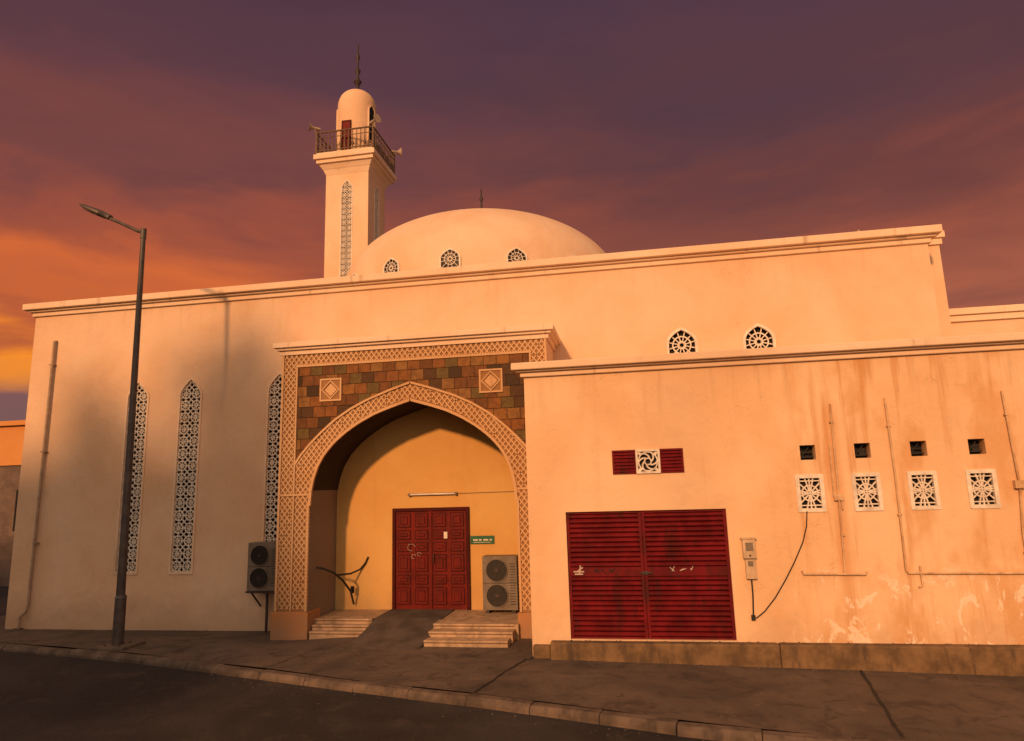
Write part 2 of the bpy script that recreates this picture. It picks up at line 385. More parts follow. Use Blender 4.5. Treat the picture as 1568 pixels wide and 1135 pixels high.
for F in (FW,FS):
    mb.obox(F,-.29,.29,-.02,8.2,-.139,-.12,1); arabesque(mb,F,.54,7.75,.42,2,.020,n0=-.05,n1=-.015)
    ins=inarch(.54,7.75,.42,1.7)
    for sg in (1,-1):
        for k in range(-2,32):
            c=k*.27; clipseg(mb,F,(-.27,c-sg*.27),(.27,c+sg*.27),.022,-.055,-.02,0,ins)
    edgeframe(mb,F,outline(.54,7.75,.42),.05,-.05,.02,0)
make('minaret_lattice_windows',mb,['white','dark'],mosque)
mb=MB(); R=1.40
cs=[(-R,-R),(R,-R),(R,R),(-R,R)]
for i in range(4):
    a=cs[i];b=cs[(i+1)%4]
    for z,r in ((16.72,.04),(15.80,.03),(16.45,.018)):
        mb.tube([(MX+a[0],MY+a[1],z),(MX+b[0],MY+b[1],z)],r,0,6)
    mb.tube([(MX+a[0],MY+a[1],15.62),(MX+a[0],MY+a[1],16.85)],.055,0,8)
    for k in range(1,14):
        t=k/14; x=MX+a[0]+(b[0]-a[0])*t; y=MY+a[1]+(b[1]-a[1])*t
        big=.045 if k%3 else .075
        mb.tube([(x,y,15.66),(x,y,15.85),(x,y,16.0),(x,y,16.15),(x,y,16.4),(x,y,16.72)],[.022,.022,big,.03,.02,.02],0,6)
make('minaret_railing',mb,['railing'],mosque)
mb=MB(); LR=.93
pr=[(LR,15.6),(LR,18.45),(LR+.0,18.6)]
for i in range(1,14):
    t=i/14*math.pi/2; pr.append((LR*math.cos(t)**.72,18.6+.88*math.sin(t)))
pr.append((.03,19.49)); mb.lathe((MX,MY),pr,48)
make('minaret_lantern',mb,['minaret'],mosque,smooth=True)
mb=MB(); F=frame(MX-.12,MY-LR+.0,15.7); prism(mb,F,outline(.42,1.75,0),-.1,.035,0); edgeframe(mb,F,outline(.42,1.75,0),.06,-.02,.05,1)
for an in (70,-70,160,-160):
    a=math.radians(an); F=frame(MX+(LR-.02)*math.sin(a),MY-(LR-.02)*math.cos(a),16.6,a)
    prism(mb,F,outline(.40,1.6,.3),-.1,.04,2); edgeframe(mb,F,outline(.40,1.6,.3),.05,-.02,.055,3)
make('minaret_lantern_openings',mb,['door','reddark','dark','trim'],mosque)
mb=MB(); finial(mb,(MX,MY),19.42,22.25,2.0); make('minaret_finial',mb,['iron'],mosque,smooth=True)
def horn(mb,c,d):
    c=Vector(c); d=Vector(d).normalized()
    mb.tube([c-d*.30,c-d*.12,c,c+d*.12,c+d*.22],[.07,.07,.05,.12,.22],0,14)
mb=MB()
for sx,sy in ((-1,-1),(1,-1),(1,1)):
    c=(MX+sx*1.5,MY+sy*1.5,16.95); horn(mb,c,(sx,sy*.6,.1)); mb.tube([(MX+sx*1.4,MY+sy*1.4,16.6),c],.02,0,6)
make('minaret_loudspeakers',mb,['horn'],mosque,smooth=True)
# ================================================================ PORCH
CX=-4.36; PY=12.9
INT=[(0,1.84),(.35,1.735),(.75,1.60),(1.1,1.43),(1.4,1.24),(1.65,1.04),(1.85,.82),(2.0,.58),(2.1,.30),(2.15,.05),(2.17,-.25)]
EXT=[(0,2.20),(.45,2.06),(.92,1.89),(1.3,1.71),(1.65,1.49),(1.95,1.24),(2.18,1.02),(2.38,.80),(2.52,.60)]
def interp(T,d):
    d=abs(d)
    for (a,b),(c,e) in zip(T,T[1:]):
        if d<=c: return b+(e-b)*(d-a)/(c-a)
    return -99
def rs(T,n):
    L=[math.hypot(b[0]-a[0],b[1]-a[1]) for a,b in zip(T,T[1:])]; tot=sum(L); out=[]
    for i in range(n+1):
        s=tot*i/n; j=0
        while j<len(L)-1 and s>L[j]: s-=L[j]; j+=1
        t=s/L[j]; out.append((T[j][0]+(T[j+1][0]-T[j][0])*t,T[j][1]+(T[j+1][1]-T[j][1])*t))
    return out
OW=2.87; PT=2.93; PB=-2.9
mb=MB()
half=[(d,z) for d,z in INT]+[(2.17,-2.35),(2.17,PB)]
for s in (-1,1):
    for (a,az),(b,bz) in zip(INT,INT[1:]):
        mb.add([(CX+s*a,PY,az),(CX+s*b,PY,bz),(CX+s*b,PY,PT),(CX+s*a,PY,PT)],[(0,1,2,3)],0)
    mb.add([(CX+s*2.17,PY,PB),(CX+s*OW,PY,PB),(CX+s*OW,PY,PT),(CX+s*2.17,PY,PT)],[(0,1,2,3)],0)
    mb.add([(CX+s*OW,PY,PB),(CX+s*OW,WY+.05,PB),(CX+s*OW,WY+.05,PT),(CX+s*OW,PY,PT)],[(0,1,2,3)],2)
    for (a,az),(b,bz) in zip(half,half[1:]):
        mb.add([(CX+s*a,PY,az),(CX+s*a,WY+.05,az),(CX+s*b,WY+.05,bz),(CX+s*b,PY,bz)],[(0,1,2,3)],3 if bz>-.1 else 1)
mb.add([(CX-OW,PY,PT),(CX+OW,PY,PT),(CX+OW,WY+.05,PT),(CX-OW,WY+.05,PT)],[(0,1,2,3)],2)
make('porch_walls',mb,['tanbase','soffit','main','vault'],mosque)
F0=(Vector((CX,PY,0)),Vector((1,0,0)),Vector((0,-1,0)))
mb=MB(); N=60
xs=[-2.50+5.0*i/N for i in range(N+1)]
for a,b in zip(xs,xs[1:]):
    za,zb=max(interp(EXT,a),.6),max(interp(EXT,b),.6)
    mb.add([(CX+a,PY-.012,za),(CX+b,PY-.012,zb),(CX+b,PY-.012,2.66),(CX+a,PY-.012,2.66)],[(0,1,2,3)],0)
make('spandrel_tiles',mb,['tiles'],mosque)
def inreg(u,v):
    d=abs(u)
    if v<-2.30 or v>2.93 or d>OW-.045: return False
    if d>2.56: return True
    if v>2.715: return True
    if d>2.205 and v<.60: return d<2.50
    iz=interp(INT,u) if d<=2.17 else -9; ez=interp(EXT,u) if d<=2.52 else -9
    return v>iz+.05 and v<ez-.04
mb=MB(); sp=.118
for sgn in (1,-1):
    k0=int(-8/sp)
    for k in range(k0,-k0):
        c=k*sp*1.2
        clipseg(mb,F0,(-OW,-sgn*1.25*OW+c),(OW,sgn*1.25*OW+c),.026,.0,.016,0,inreg,.012)
make('porch_carved_lattice',mb,['tan'],mosque)
mb=MB()
def path(mb,pts,w,n0,n1,mi=0):
    for a,b in zip(pts,pts[1:]): mb.strip(F0,a,b,w,n0,n1,mi,ext=.008)
for s in (-1,1):
    path(mb,[(s*a,b) for a,b in rs(INT,24)],.055,-.01,.045)
    path(mb,[(s*2.195,-.22),(s*2.195,-2.33)],.045,-.01,.043)
    path(mb,[(s*a,b) for a,b in rs(EXT,24)],.045,0,.040)
    path(mb,[(s*2.53,2.70),(s*2.53,-2.33)],.035,0,.026)
    path(mb,[(s*(OW-.022),2.93),(s*(OW-.022),-2.33)],.045,0,.040)
path(mb,[(-2.55,2.69),(2.55,2.69)],.045,0,.034)
for s in (-1,1): path(mb,[(s*2.17,-.03),(s*2.87,-.03)],.04,.0,.032)
for cx,cz in ((-1.75,2.14),(1.71,2.14)):
    q=.225; sq=[(cx-q,cz-q),(cx+q,cz-q),(cx+q,cz+q),(cx-q,cz+q)]
    for i in range(4): mb.strip(F0,sq[i],sq[(i+1)%4],.035,.0,.035,0,ext=.018)
    prism(mb,F0,sq,.0,.018,1)
    di=[(cx,cz-q*.85),(cx+q*.85,cz),(cx,cz+q*.85),(cx-q*.85,cz)]
    prism(mb,F0,[(cx,cz-q*.6),(cx+q*.6,cz),(cx,cz+q*.6),(cx-q*.6,cz)],.0,.024,0)
    for i in range(4): mb.strip(F0,di[i],di[(i+1)%4],.022,.0,.036,0,ext=.01)
make('porch_mouldings',mb,['tan','tanbase'],mosque)
mb=MB()
for s in (-1,1):
    a,b=(CX+s*2.13,CX+s*2.93); mb.box(min(a,b),max(a,b),PY-.07,PY+.5,-2.95,-2.35)
make('porch_column_plinths',mb,['plinth'],mosque,bevel=.015)
mb=MB(); cornice(mb,CX-OW,CX+OW,PY,WY+.1,3.2,.26,[(.17,.42),(.11,.2),(.05,.38)])
make('porch_cornice',mb,['trim'],mosque,bevel=.01)
mb=MB(); mb.box(CX-2.165,CX+2.165,WY-.02,WY+.02,-2.9,1.84); make('porch_back_wall',mb,['porchwall'],mosque)
mb=MB(); DX0,DX1,DB,DT=-5.19,-3.46,-2.53,-.39; yb=WY-.02
mb.box(DX0,DX0+.07,yb-.07,yb,DB,DT,1); mb.box(DX1-.07,DX1,yb-.07,yb,DB,DT,1); mb.box(DX0+.07,DX1-.07,yb-.07,yb,DT-.07,DT,1)
mid=(DX0+DX1)/2
for a,b in ((DX0+.07,mid-.006),(mid+.006,DX1-.07)):
    mb.box(a,b,yb-.03,yb,DB+.01,DT-.07,0)
    w=(b-a)/2
    for c in range(2):
        z=DB+.10
        for hgt in (.42,.26,.42,.26,.26,.36):
            x0=a+w*c+.045;x1=a+w*(c+1)-.045; z1=z+hgt-.05
            mb.box(x0,x1,yb-.034,yb-.03,z,z1,1)  # dark border paints groove shade around each raised panel
            mb.box(x0+.022,x1-.022,yb-.052,yb-.034,z+.022,z1-.022,0)
            mb.box(x0+.065,x1-.065,yb-.056,yb-.052,z+.065,z1-.065,1)
            mb.box(x0+.08,x1-.08,yb-.066,yb-.056,z+.08,z1-.08,0); z+=hgt
mb.box(mid-.03,mid+.03,yb-.06,yb-.03,DB+.01,DT-.07,0)
mb.tube([(mid+.08,yb-.03,-1.55),(mid+.08,yb-.10,-1.55),(mid+.08,yb-.10,-1.38),(mid+.08,yb-.03,-1.38)],.012,2,6)
mb.box(-4.02,-3.94,yb-.075,yb-.067,-1.05,-.91,3)
make('entrance_double_door',mb,['door','reddark','iron','white'],mosque,bevel=.004)
mb=MB(); Fd=(Vector((0,yb,0)),Vector((1,0,0)),Vector((0,-1,0)))
random.seed(3)
for cx,cz,r in ((-4.75,-1.22,.10),(-4.70,-1.42,.06),(-4.58,-1.38,.05)):
    pr=None
    for k in range(8):
        a=k*.7+random.random()*.3; q=(cx+r*math.cos(a)*random.uniform(.6,1.1),cz+r*math.sin(a)*random.uniform(.5,1))
        if pr: mb.strip(Fd,pr,q,.006,.067,.069,0)
        pr=q
make('door_chalk_scribble',mb,['graf'],mosque)
mb=MB(); mb.tube([(-4.80,yb-.06,-.10),(-3.75,yb-.06,-.10)],.02,1,8); mb.box(-4.82,-3.73,yb-.035,yb,-.13,-.07,0); mb.box(-4.83,-4.78,yb-.085,yb,-.13,-.07,0); mb.box(-3.77,-3.72,yb-.085,yb,-.13,-.07,0)
mb.tube([(-3.72,yb-.01,-.10),(-2.3,yb-.01,-.09)],.007,0,6)
make('tube_light_fitting',mb,['acbody','white'],mosque)
mb=MB()
mb.box(-6.5,-5.25,13.15,14.2,-3.1,-2.53); mb.box(-5.25,-3.85,13.3,14.2,-3.1,-2.535); mb.box(-3.85,-2.2,12.72,14.2,-3.1,-2.53)
mb.box(-6.46,-5.25,12.98,13.15,-3.1,-2.62); mb.box(-6.43,-5.25,12.80,12.98,-3.1,-2.71)
mb.box(-3.85,-2.26,12.42,12.72,-3.1,-2.61); mb.box(-3.85,-2.30,12.12,12.42,-3.1,-2.70)
for x0,x1,y,z in ((-6.5,-5.25,13.15,-2.53),(-6.46,-5.25,12.98,-2.62),(-6.43,-5.25,12.80,-2.71),(-3.85,-2.28,12.72,-2.53),(-3.85,-2.26,12.42,-2.61),(-3.85,-2.30,12.12,-2.70)):
    mb.box(x0-.003,x1+.003,y-.015,y+.05,z-.028,z+.006,0); mb.box(x0+.002,x1-.002,y-.006,y+.02,z-.045,z-.028,1)
make('porch_steps',mb,['step','nose'],mosque,bevel=.005)
mb=MB(); x0,x1=-5.28,-3.88
xa,xb=-5.20,-3.80
mb.add([(x0,11.85,-2.805),(x1,11.85,-2.805),(xb,12.6,-2.64),(xb,13.2,-2.515),(xb,14.1,-2.505),(xa,14.1,-2.505),(xa,13.2,-2.515),(xa,12.6,-2.64)]+[(x0,11.85,-3.1),(x1,11.85,-3.1),(xb,12.6,-3.1),(xb,13.2,-3.1),(xb,14.1,-3.1),(xa,14.1,-3.1),(xa,13.2,-3.1),(xa,12.6,-3.1)],
       [(0,1,2,7),(7,2,3,6),(6,3,4,5)]+[(i,i+8,(i+1)%8+8,(i+1)%8) for i in range(8)]+[tuple(range(8,16))[::-1]])
make('porch_ramp',mb,['ramp'],mosque,bevel=.008)
# ================================================================ ANNEX
AX0,AY=-1.76,11.5
mb=MB(); mb.box(AX0,14,AY,14.15,-3.1,1.93); an=make('annex_walls',mb,['annex'],mosque)
cm=MB()
GX0,GX1,GZ0,GZ1=-1.11,1.54,-2.515,-.45
FA=lambda x,z:frame(x,AY,z)
cm.box(GX0,GX1,AY-.3,AY+.14,GZ0,GZ1)
ops=[2.905,3.74,4.575,5.42,6.27,7.1]; gws=[2.88,3.735,4.565,5.41,6.26,7.1]
for x in ops: cm.box(x-.12,x+.12,AY-.3,AY+.22,.30,.54)
for x in gws: cm.box(x-.165,x+.165,AY-.3,AY+.12,-.48,.01)
cm.box(-.25,.90,AY-.3,AY+.10,.18,.55)
cut(an,cm)
mb=MB(); cornice(mb,AX0,14,AY,14.1,2.17,.24,[(.20,.52),(.13,.13),(.06,.35)])
make('annex_cornice',mb,['trim'],mosque,bevel=.016)
mb=MB()
x=-1.44; random.seed(5)
while x<14:
    w=random.uniform(2.6,4.2); j=random.uniform(-.006,.006)
    mb.box(x,min(14,x+w-.006),11.32+j,11.52,-3.1,-2.535+j*.5); x+=w
mb.box(-1.74,-1.45,11.40,11.55,-3.0,-2.60)
make('annex_plinth',mb,['plinthstone'],mosque,bevel=.025)
mb=MB(); yf=AY+.06
mb.box(GX0,GX1,yf+.03,yf+.06,GZ0,GZ1,0)
def ribs(x0,x1,z0,z1,n):
    h=(z1-z0)/n
    for i in range(n):
        a=z0+i*h
        vs=[];prof=[(0,0),(.028,.28),(.028,.62),(0,.92),(0,1)]
        for x in (x0,x1):
            for d,t in prof: vs.append((x,yf+.03-d,a+h*t))
        fs=[(k,k+1,k+6,k+5) for k in range(4)]; fs.append((0,1,2,3,4)); fs.append((5,6,7,8,9))
        mb.add(vs,fs,0)
midx=.16
for a,b in ((GX0+.05,midx-.05),(midx+.05,GX1-.05)):
    ribs(a,b,-1.375,GZ1-.04,11); ribs(a,b,GZ0+.03,-1.52,12)
for (a,b,c,d) in ((GX0,GX0+.05,GZ0,GZ1),(GX1-.05,GX1,GZ0,GZ1),(midx-.05,midx-.006,GZ0+.01,GZ1-.04),(midx+.006,midx+.05,GZ0+.01,GZ1-.04)):
    mb.box(a,b,yf-.012,yf+.03,c,d,0)
mb.box(GX0+.05,GX1-.05,yf-.010,yf+.03,GZ1-.04,GZ1-.002,0)
for a,b in ((GX0+.05,midx-.05),(midx+.05,GX1-.05)):
    mb.box(a,b,yf-.006,yf+.03,-1.52,-1.375,0); mb.box(a,b,yf-.006,yf+.03,GZ0+.0,GZ0+.03,0)
mb.box(midx-.03,midx+.06,yf-.035,yf-.012,-1.50,-1.44,1); mb.tube([(midx-.07,yf-.04,-1.47),(midx+.12,yf-.04,-1.47)],.012,1,8)
make('garage_shutter_door',mb,['red','iron'],mosque)
mb=MB(); Fg=(Vector((0,yf,0)),Vector((1,0,0)),Vector((0,-1,0))); random.seed(12)
for (cx,cz,w,mi) in ((-.62,-1.42,.05,1),(-.50,-1.43,.05,1),(-.38,-1.42,.05,1),(.62,-1.40,.07,0),(.78,-1.41,.06,0),(.72,-1.52,.05,1),(.95,-1.40,.05,0)):
    pr=None
    for k in range(6):
        q=(cx+random.uniform(-w,w),cz+random.uniform(-.05,.04))
        if pr: mb.strip(Fg,pr,q,.010,.029,.031,mi)
        pr=q
for a,b in (((-1.02,-1.44),(-.84,-1.44)),((-1.0,-1.48),(-.86,-1.48)),((-.92,-1.48),(-.90,-1.34)),((-.96,-1.44),(-.86,-1.37))): mb.strip(Fg,a,b,.022,.029,.033,0)
make('shutter_scribbles',mb,['graf','grafd'],mosque)
mb=MB(); yv=AY-.012
for a,b in ((-.27,.14),(.52,.92)):
    mb.box(a,b,yv,AY+.10,.16,.19,0); mb.box(a,b,yv,AY+.10,.54,.57,0); mb.box(a,a+.03,yv,AY+.1,.19,.54,0); mb.box(b-.03,b,yv,AY+.1,.19,.54,0)
    mb.box(a+.02,b-.02,AY+.06,AY+.09,.17,.56,0)
    for i in range(6):
        z=.20+i*.058; mb.add([(a+.03,yv+.005,z),(b-.03,yv+.005,z),(b-.03,yv+.05,z+.05),(a+.03,yv+.05,z+.05),(a+.03,yv+.005,z+.012),(b-.03,yv+.005,z+.012),(b-.03,yv+.05,z+.062),(a+.03,yv+.05,z+.062)],[(0,1,2,3),(4,7,6,5),(0,4,5,1),(3,2,6,7),(0,3,7,4),(1,5,6,2)],0)
F=(Vector((.33,AY,.365)),Vector((1,0,0)),Vector((0,-1,0)))
q=.185; edgeframe(mb,F,[(-q,-q),(q,-q),(q,q),(-q,q)],.035,-.05,.03,1)
mb.obox(F,-q,q,-q,q,-.09,-.05,2)
for R_ in (.16,.055):
    for k in range(20):
        a=2*math.pi*k/20;b=2*math.pi*(k+1)/20; mb.strip(F,(R_*math.cos(a),R_*math.sin(a)),(R_*math.cos(b),R_*math.sin(b)),.022,-.03,.018,1,ext=.003)
for k in range(6):
    a=2*math.pi*k/6; pr=None
    for j in range(6):
        r=.055+.105*j/5; aa=a+j*.22; qv=(r*math.cos(aa),r*math.sin(aa))
        if pr: mb.strip(F,pr,qv,.026,-.03,.014,1,ext=.004)
        pr=qv
for sx in (-1,1):
    for sy in (-1,1): mb.strip(F,(sx*.11,sy*.11),(sx*.18,sy*.18),.05,-.03,.012,1)
make('ventilation_panel',mb,['red','white','dark'],mosque)
mb=MB()
for i,x in enumerate(ops):
    mb.box(x-.12,x+.12,AY+.19,AY+.219,.30,.54,0)
    mb.box(x-.10,x+.12,AY+.12,AY+.14,.34,.36,1); mb.box(x-.12,x+.09,AY+.10,AY+.115,.42,.435,1)
    if i%2: mb.box(x-.02,x+.08,AY+.12,AY+.15,.36,.46,1)
    mb.strip(FA(x,0),(-.11,.32),(.05,.52),.014,-.12,-.10,1)
make('annex_vent_openings',mb,['dark','cable'],mosque)
mb=MB()
for x in gws:
    F=frame(x,AY,-.235); W,H=.165,.245
    mb.obox(F,-W,W,-H,H,-.119,-.10,1)
    edgeframe(mb,F,[(-W-.02,-H-.025),(W+.02,-H-.025),(W+.02,H+.025),(-W-.02,H+.025)],.06,-.05,.015,0)
    ins=lambda u,v:abs(u)<W and abs(v)<H
    for k in range(12):
        a=2*math.pi*(k+.5)/12
        clipseg(mb,F,(.04*math.cos(a),.04*math.sin(a)),(.35*math.cos(a),.35*math.sin(a)),.020,-.05,-.02,0,ins)
    for a_,b_ in (((-W,0),(W,0)),((0,-H),(0,H))): mb.strip(F,a_,b_,.02,-.05,-.014,0)
    for R_,s_ in ((.045,.022),(.125,.020)):
        for k in range(16):
            a=2*math.pi*k/16;b=2*math.pi*(k+1)/16; clipseg(mb,F,(R_*math.cos(a),R_*math.sin(a)),(R_*math.cos(b),R_*math.sin(b)),s_,-.05,-.016,0,ins,.008)
    for sy in (-1,1): mb.strip(F,(-W,sy*.195),(W,sy*.195),.018,-.05,-.018,0)
make('annex_lattice_windows',mb,['white','dark'],mosque)
# ================================================================ loose fittings
mb=MB(); y=AY-.035; r=.017
mb.tube([(3.32,y,1.20),(3.30,y,0),(3.26,y,-1.49)],r,0,8)
mb.tube([(3.24,y-.01,.55),(3.22,y-.01,-.30),(3.33,y-.01,-.34),(3.33,y-.01,-.5)],r*.8,0,8)
mb.tube([(2.62,y-.012,-1.44),(2.64,y-.012,-1.49),(3.56,y-.012,-1.50),(3.58,y-.012,-1.46)],r*1.1,0,8)
mb.tube([(4.16,y,1.26),(4.17,y,0),(4.15,y,-1.45),(4.18,y,-1.49),(4.36,y,-1.49)],r,0,8)
mb.tube([(4.36,y,-1.38),(4.36,y,-1.68),(4.30,y,-1.70)],r,0,8)
mb.tube([(4.36,y-.01,-1.49),(5.8,y-.01,-1.50),(7.9,y-.01,-1.48)],r,0,8)
mb.tube([(5.88,y,1.28),(5.90,y,.5),(5.92,y,-.2),(5.86,y,-.9),(5.86,y,-1.48)],r,0,8)
mb.box(5.84,5.97,y-.05,y+.03,-.24,-.12,0); mb.box(3.22,3.36,y-.03,y+.03,-.36,-.26,0)
for x,zz in ((3.31,.9),(3.29,-.9),(4.165,.8),(4.16,-.6),(5.89,.9),(5.86,-1.2)):
    mb.box(x-.03,x+.03,y-.022,y+.035,zz-.012,zz+.012,0)
make('wall_pipes',mb,['pipe'],None,smooth=True)
mb=MB(); mb.box(1.74,1.94,AY-.10,AY,-1.24,-.94,0); mb.box(1.765,1.925,AY-.085,AY,-1.56,-1.255,0); mb.box(1.72,1.96,AY-.115,AY,-.935,-.915,0)
mb.box(1.78,1.90,AY-.108,AY-.10,-1.12,-.99,1); mb.box(1.80,1.88,AY-.095,AY-.085,-1.36,-1.28,1); mb.tube([(1.84,AY-.10,-1.19),(1.84,AY-.125,-1.19)],.015,2,8)
mb.tube([(1.84,AY-.04,-1.56),(1.84,AY-.04,-1.80),(1.82,AY-.03,-2.14)],.013,2,8)
make('electric_meter_box',mb,['box','acbody','cable'],None,bevel=.008)
mb=MB(); pts=[(a,AY-.03,b) for a,b in ((2.79,-.52),(2.76,-.75),(2.68,-1.0),(2.52,-1.31),(2.36,-1.58),(2.18,-1.85),(2.0,-2.06),(1.87,-2.16),(1.82,-2.16))]
mb.tube(pts,.009,0,6); mb.box(1.79,1.85,AY-.04,AY,-2.2,-2.12,0); make('hanging_cable',mb,['cable'],None)
mb=MB(); y=WY-.07
mb.tube([(-14.27,WY,4.02),(-14.27,y,4.0),(-14.27,y,3.88),(-14.28,y,1),(-14.31,y,-2.45),(-14.36,y,-2.60),(-14.50,y-.02,-2.72),(-14.50,y-.02,-3.0)],.034,0,10)
for z in (3.4,1.2,-1.0): mb.box(-14.34,-14.22,y-.04,WY,z-.015,z+.015,0)
make('drainpipe',mb,['gpipe'],None,smooth=True)
def ac(name,x,y,z,w,h,d,legs):
    mb=MB(); mb.box(x,x+w,y,y+d,z,z+h,0); r=h*.20
    cx=x+w*.42
    for k in range(2):
        cz=z+h*(.27+.47*k)
        mb.tube([(cx,y+.01,cz),(cx,y-.02,cz)],[r*1.13,r*1.13],0,28)
        mb.tube([(cx,y-.012,cz),(cx,y-.024,cz)],r,1,28)
        for q in (1,.75,.5,.28):
            pts=[(cx+r*q*math.cos(a),y-.032,cz+r*q*math.sin(a)) for a in [2*math.pi*i/24 for i in range(25)]]
            mb.tube(pts,.006,2,5,False)
        for i in range(8):
            a=math.pi*i/4; mb.tube([(cx,y-.030,cz),(cx+r*math.cos(a),y-.030,cz+r*math.sin(a))],.004,2,5)
        mb.tube([(cx,y-.02,cz),(cx,y-.040,cz)],r*.2,2,12)
    mb.box(x+.01,x+w-.01,y-.004,y,z+h*.495,z+h*.505,1)
    for i in range(16): mb.box(x+w*.80,x+w*.95,y-.006,y,z+h*.1+i*h*.05,z+h*.1+i*h*.05+.012,1)
    for i in range(18): mb.box(x+w,x+w+.006,y+.04,y+d-.04,z+h*.08+i*h*.048,z+h*.08+i*h*.048+.012,1)
    if legs=='wall':
        mb.box(x-.02,x+w+.02,y-.01,y+d+.05,z-.05,z-.01,2)
        for xx in (x+.08,x+w-.08): mb.tube([(xx,y+.05,z-.04),(xx,y+d+.1,z-.4)],.02,2,6)
        mb.tube([(x+w*.5,y+d*.7,z-.04),(x+w*.5,y+d*.7,-2.98)],.03,2,8)
    else:
        for xx in (x+.05,x+w-.12): mb.box(xx,xx+.07,y+.02,y+d-.02,z-.07,z,2)
    return make(name,mb,['acbody','acdark','iron'],None,smooth=True)
ac('air_conditioner',-8.40,13.75,-2.07,.70,1.02,.36,'wall')
ac('air_conditioner.001',-3.10,13.75,-2.46,.72,1.06,.33,'floor')
mb=MB(); mb.box(-3.44,-2.92,yb-.02,yb,-1.18,-1.01,0)
for i,(a,b) in enumerate(((-3.38,-3.28),(-3.25,-3.2),(-3.16,-3.05),(-3.02,-2.97))): mb.box(a,b,yb-.024,yb-.02,-1.11,-1.08,1)
mb.box(-3.38,-3.0,yb-.024,yb-.02,-1.15,-1.14,1)
make('green_wall_sign',mb,['green','white'],None)
mb=MB()
mb.tube([(-6.50,13.2,-1.52),(-6.36,13.25,-1.56),(-6.2,13.4,-1.66),(-6.1,13.6,-1.84),(-6.05,13.9,-2.1),(-6.06,14.1,-2.4)],.022,0,8)
mb.tube([(-6.2,13.5,-1.72),(-6.05,13.9,-1.74),(-5.93,14.12,-1.68),(-5.82,14.15,-1.55),(-5.76,14.16,-1.42)],.020,0,8)
mb.tube([(-6.05,14.0,-2.02),(-6.05,14.0,-2.16)],.045,0,8)
make('black_hose',mb,['cable'],None,smooth=True)
# ---- street lamp
def lamp(name,bx,by,bz,H,dx,mirror=1):
    mb=MB(); s=mirror; tx=bx+dx
    n=10; mb.tube([(bx+dx*i/n,by,bz+H*i/n) for i in range(n+1)],[.085-.037*i/n for i in range(n+1)],0,16)
    mb.tube([(bx,by,bz),(bx,by,bz+.9)],[.105,.10],0,16); mb.tube([(bx,by,bz+.9),(bx,by,bz+.95)],[.112,.09],0,16)
    mb.box(bx-.20,bx+.20,by-.20,by+.20,bz-.05,bz+.025,0)
    for sx in (-1,1):
        for sy in (-1,1): mb.tube([(bx+sx*.15,by+sy*.15,bz),(bx+sx*.15,by+sy*.15,bz+.07)],.02,0,6)
    z=bz+H
    mb.tube([(tx,by,z-.15),(tx,by,z+.07)],[.058,.058],0,14)
    mb.tube([(tx+.03*s,by,z+.0),(tx-.12*s,by,z+.03),(tx-.55*s,by,z+.25),(tx-.95*s,by,z+.44)],[.04,.038,.034,.032],0,12)
    a=Vector((tx-.84*s,by,z+.42)); b=Vector((tx-1.52*s,by,z+.74)); d=(b-a).normalized(); up=Vector((0,1,0)).cross(d)
    if up.z<0: up=-up
    W=Vector((0,1,0)); rings=[(0,.06,.05),(.10,.09,.06),(.16,.17,.065),(.20,.19,.06),(.66,.19,.04),(.73,.17,.025)]
    o=len(mb.v)
    for t,w,h in rings:
        c=a+d*t
        for u,v in ((-1,-.6),(-.7,-1),(.7,-1),(1,-.6),(1,.3),(.6,1),(-.6,1),(-1,.3)): mb.v.append(tuple(c+W*w*u+up*h*v))
    for i in range(len(rings)-1):
        for k in range(8):
            p=o+i*8+k;q=o+i*8+(k+1)%8; mb.f.append((p,q,q+8,p+8)); mb.m.append(0)
    mb.f.append(tuple(o+k for k in range(8))); mb.m.append(0); e=o+(len(rings)-1)*8; mb.f.append(tuple(e+k for k in range(8))); mb.m.append(0)
    c=a+d*.44-up*.058
    vs=[c+d*x+W*y-up*zz for zz in (0,.012) for x,y in ((-.20,-.12),(.20,-.12),(.20,.12),(-.20,.12))]
    mb.add(vs,[(0,3,2,1),(4,5,6,7),(0,1,5,4),(1,2,6,5),(2,3,7,6),(3,0,4,7)],1)
    return make(name,mb,['metal','acdark'],None,smooth=True)
lamp('street_lamp',-9.87,11.8,-2.80,8.42,-.09)
lamp('street_lamp.001',-3.25,-10.0,-2.92,12.7,0,-1)
mb=MB(); mb.box(-10.2,-9.5,11.5,12.12,-3.0,-2.755); make('lamp_footing',mb,['kerb'],None,bevel=.02)
# ================================================================ GROUND
def sst(t): t=max(0,min(1,t)); return t*t*(3-2*t)
def rz(x,y): return -2.92-.02*max(0,min(8,x+1))-.20*sst((y-11.8)/2.4)*sst((-5.5-x)/1.5 if x>-7 else 1)
C=[(-17.0,60),(-17,20),(-16.8,15.5),(-16,13.7),(-14.5,12.6),(-12.66,11.98),(-9.2,11.30),(-6.07,10.45),(-4.04,9.87),(-2.14,9.39),(-.69,8.98),(.57,8.64),(2.22,8.40),(3.97,8.34),(8,8.32),(40,8.3)]
def cry(x):
    if x<=-17: return 60
    for (a,b),(c,e) in zip(C,C[1:]):
        if a<=x<=c and c>a: return b+(e-b)*(x-a)/(c-a)
    return 8.3
mb=MB(); xs=[i for i in range(-110,111,2)]; ys=[-60+i*1.0 for i in range(0,181)]
for y in ys:
    for x in xs: mb.v.append((x,y,rz(x,y)))
n=len(xs)
for j in range(len(ys)-1):
    for i in range(n-1): mb.f.append((j*n+i,j*n+i+1,(j+1)*n+i+1,(j+1)*n+i)); mb.m.append(0)
make('road',mb,['asphalt'],None,smooth=True)
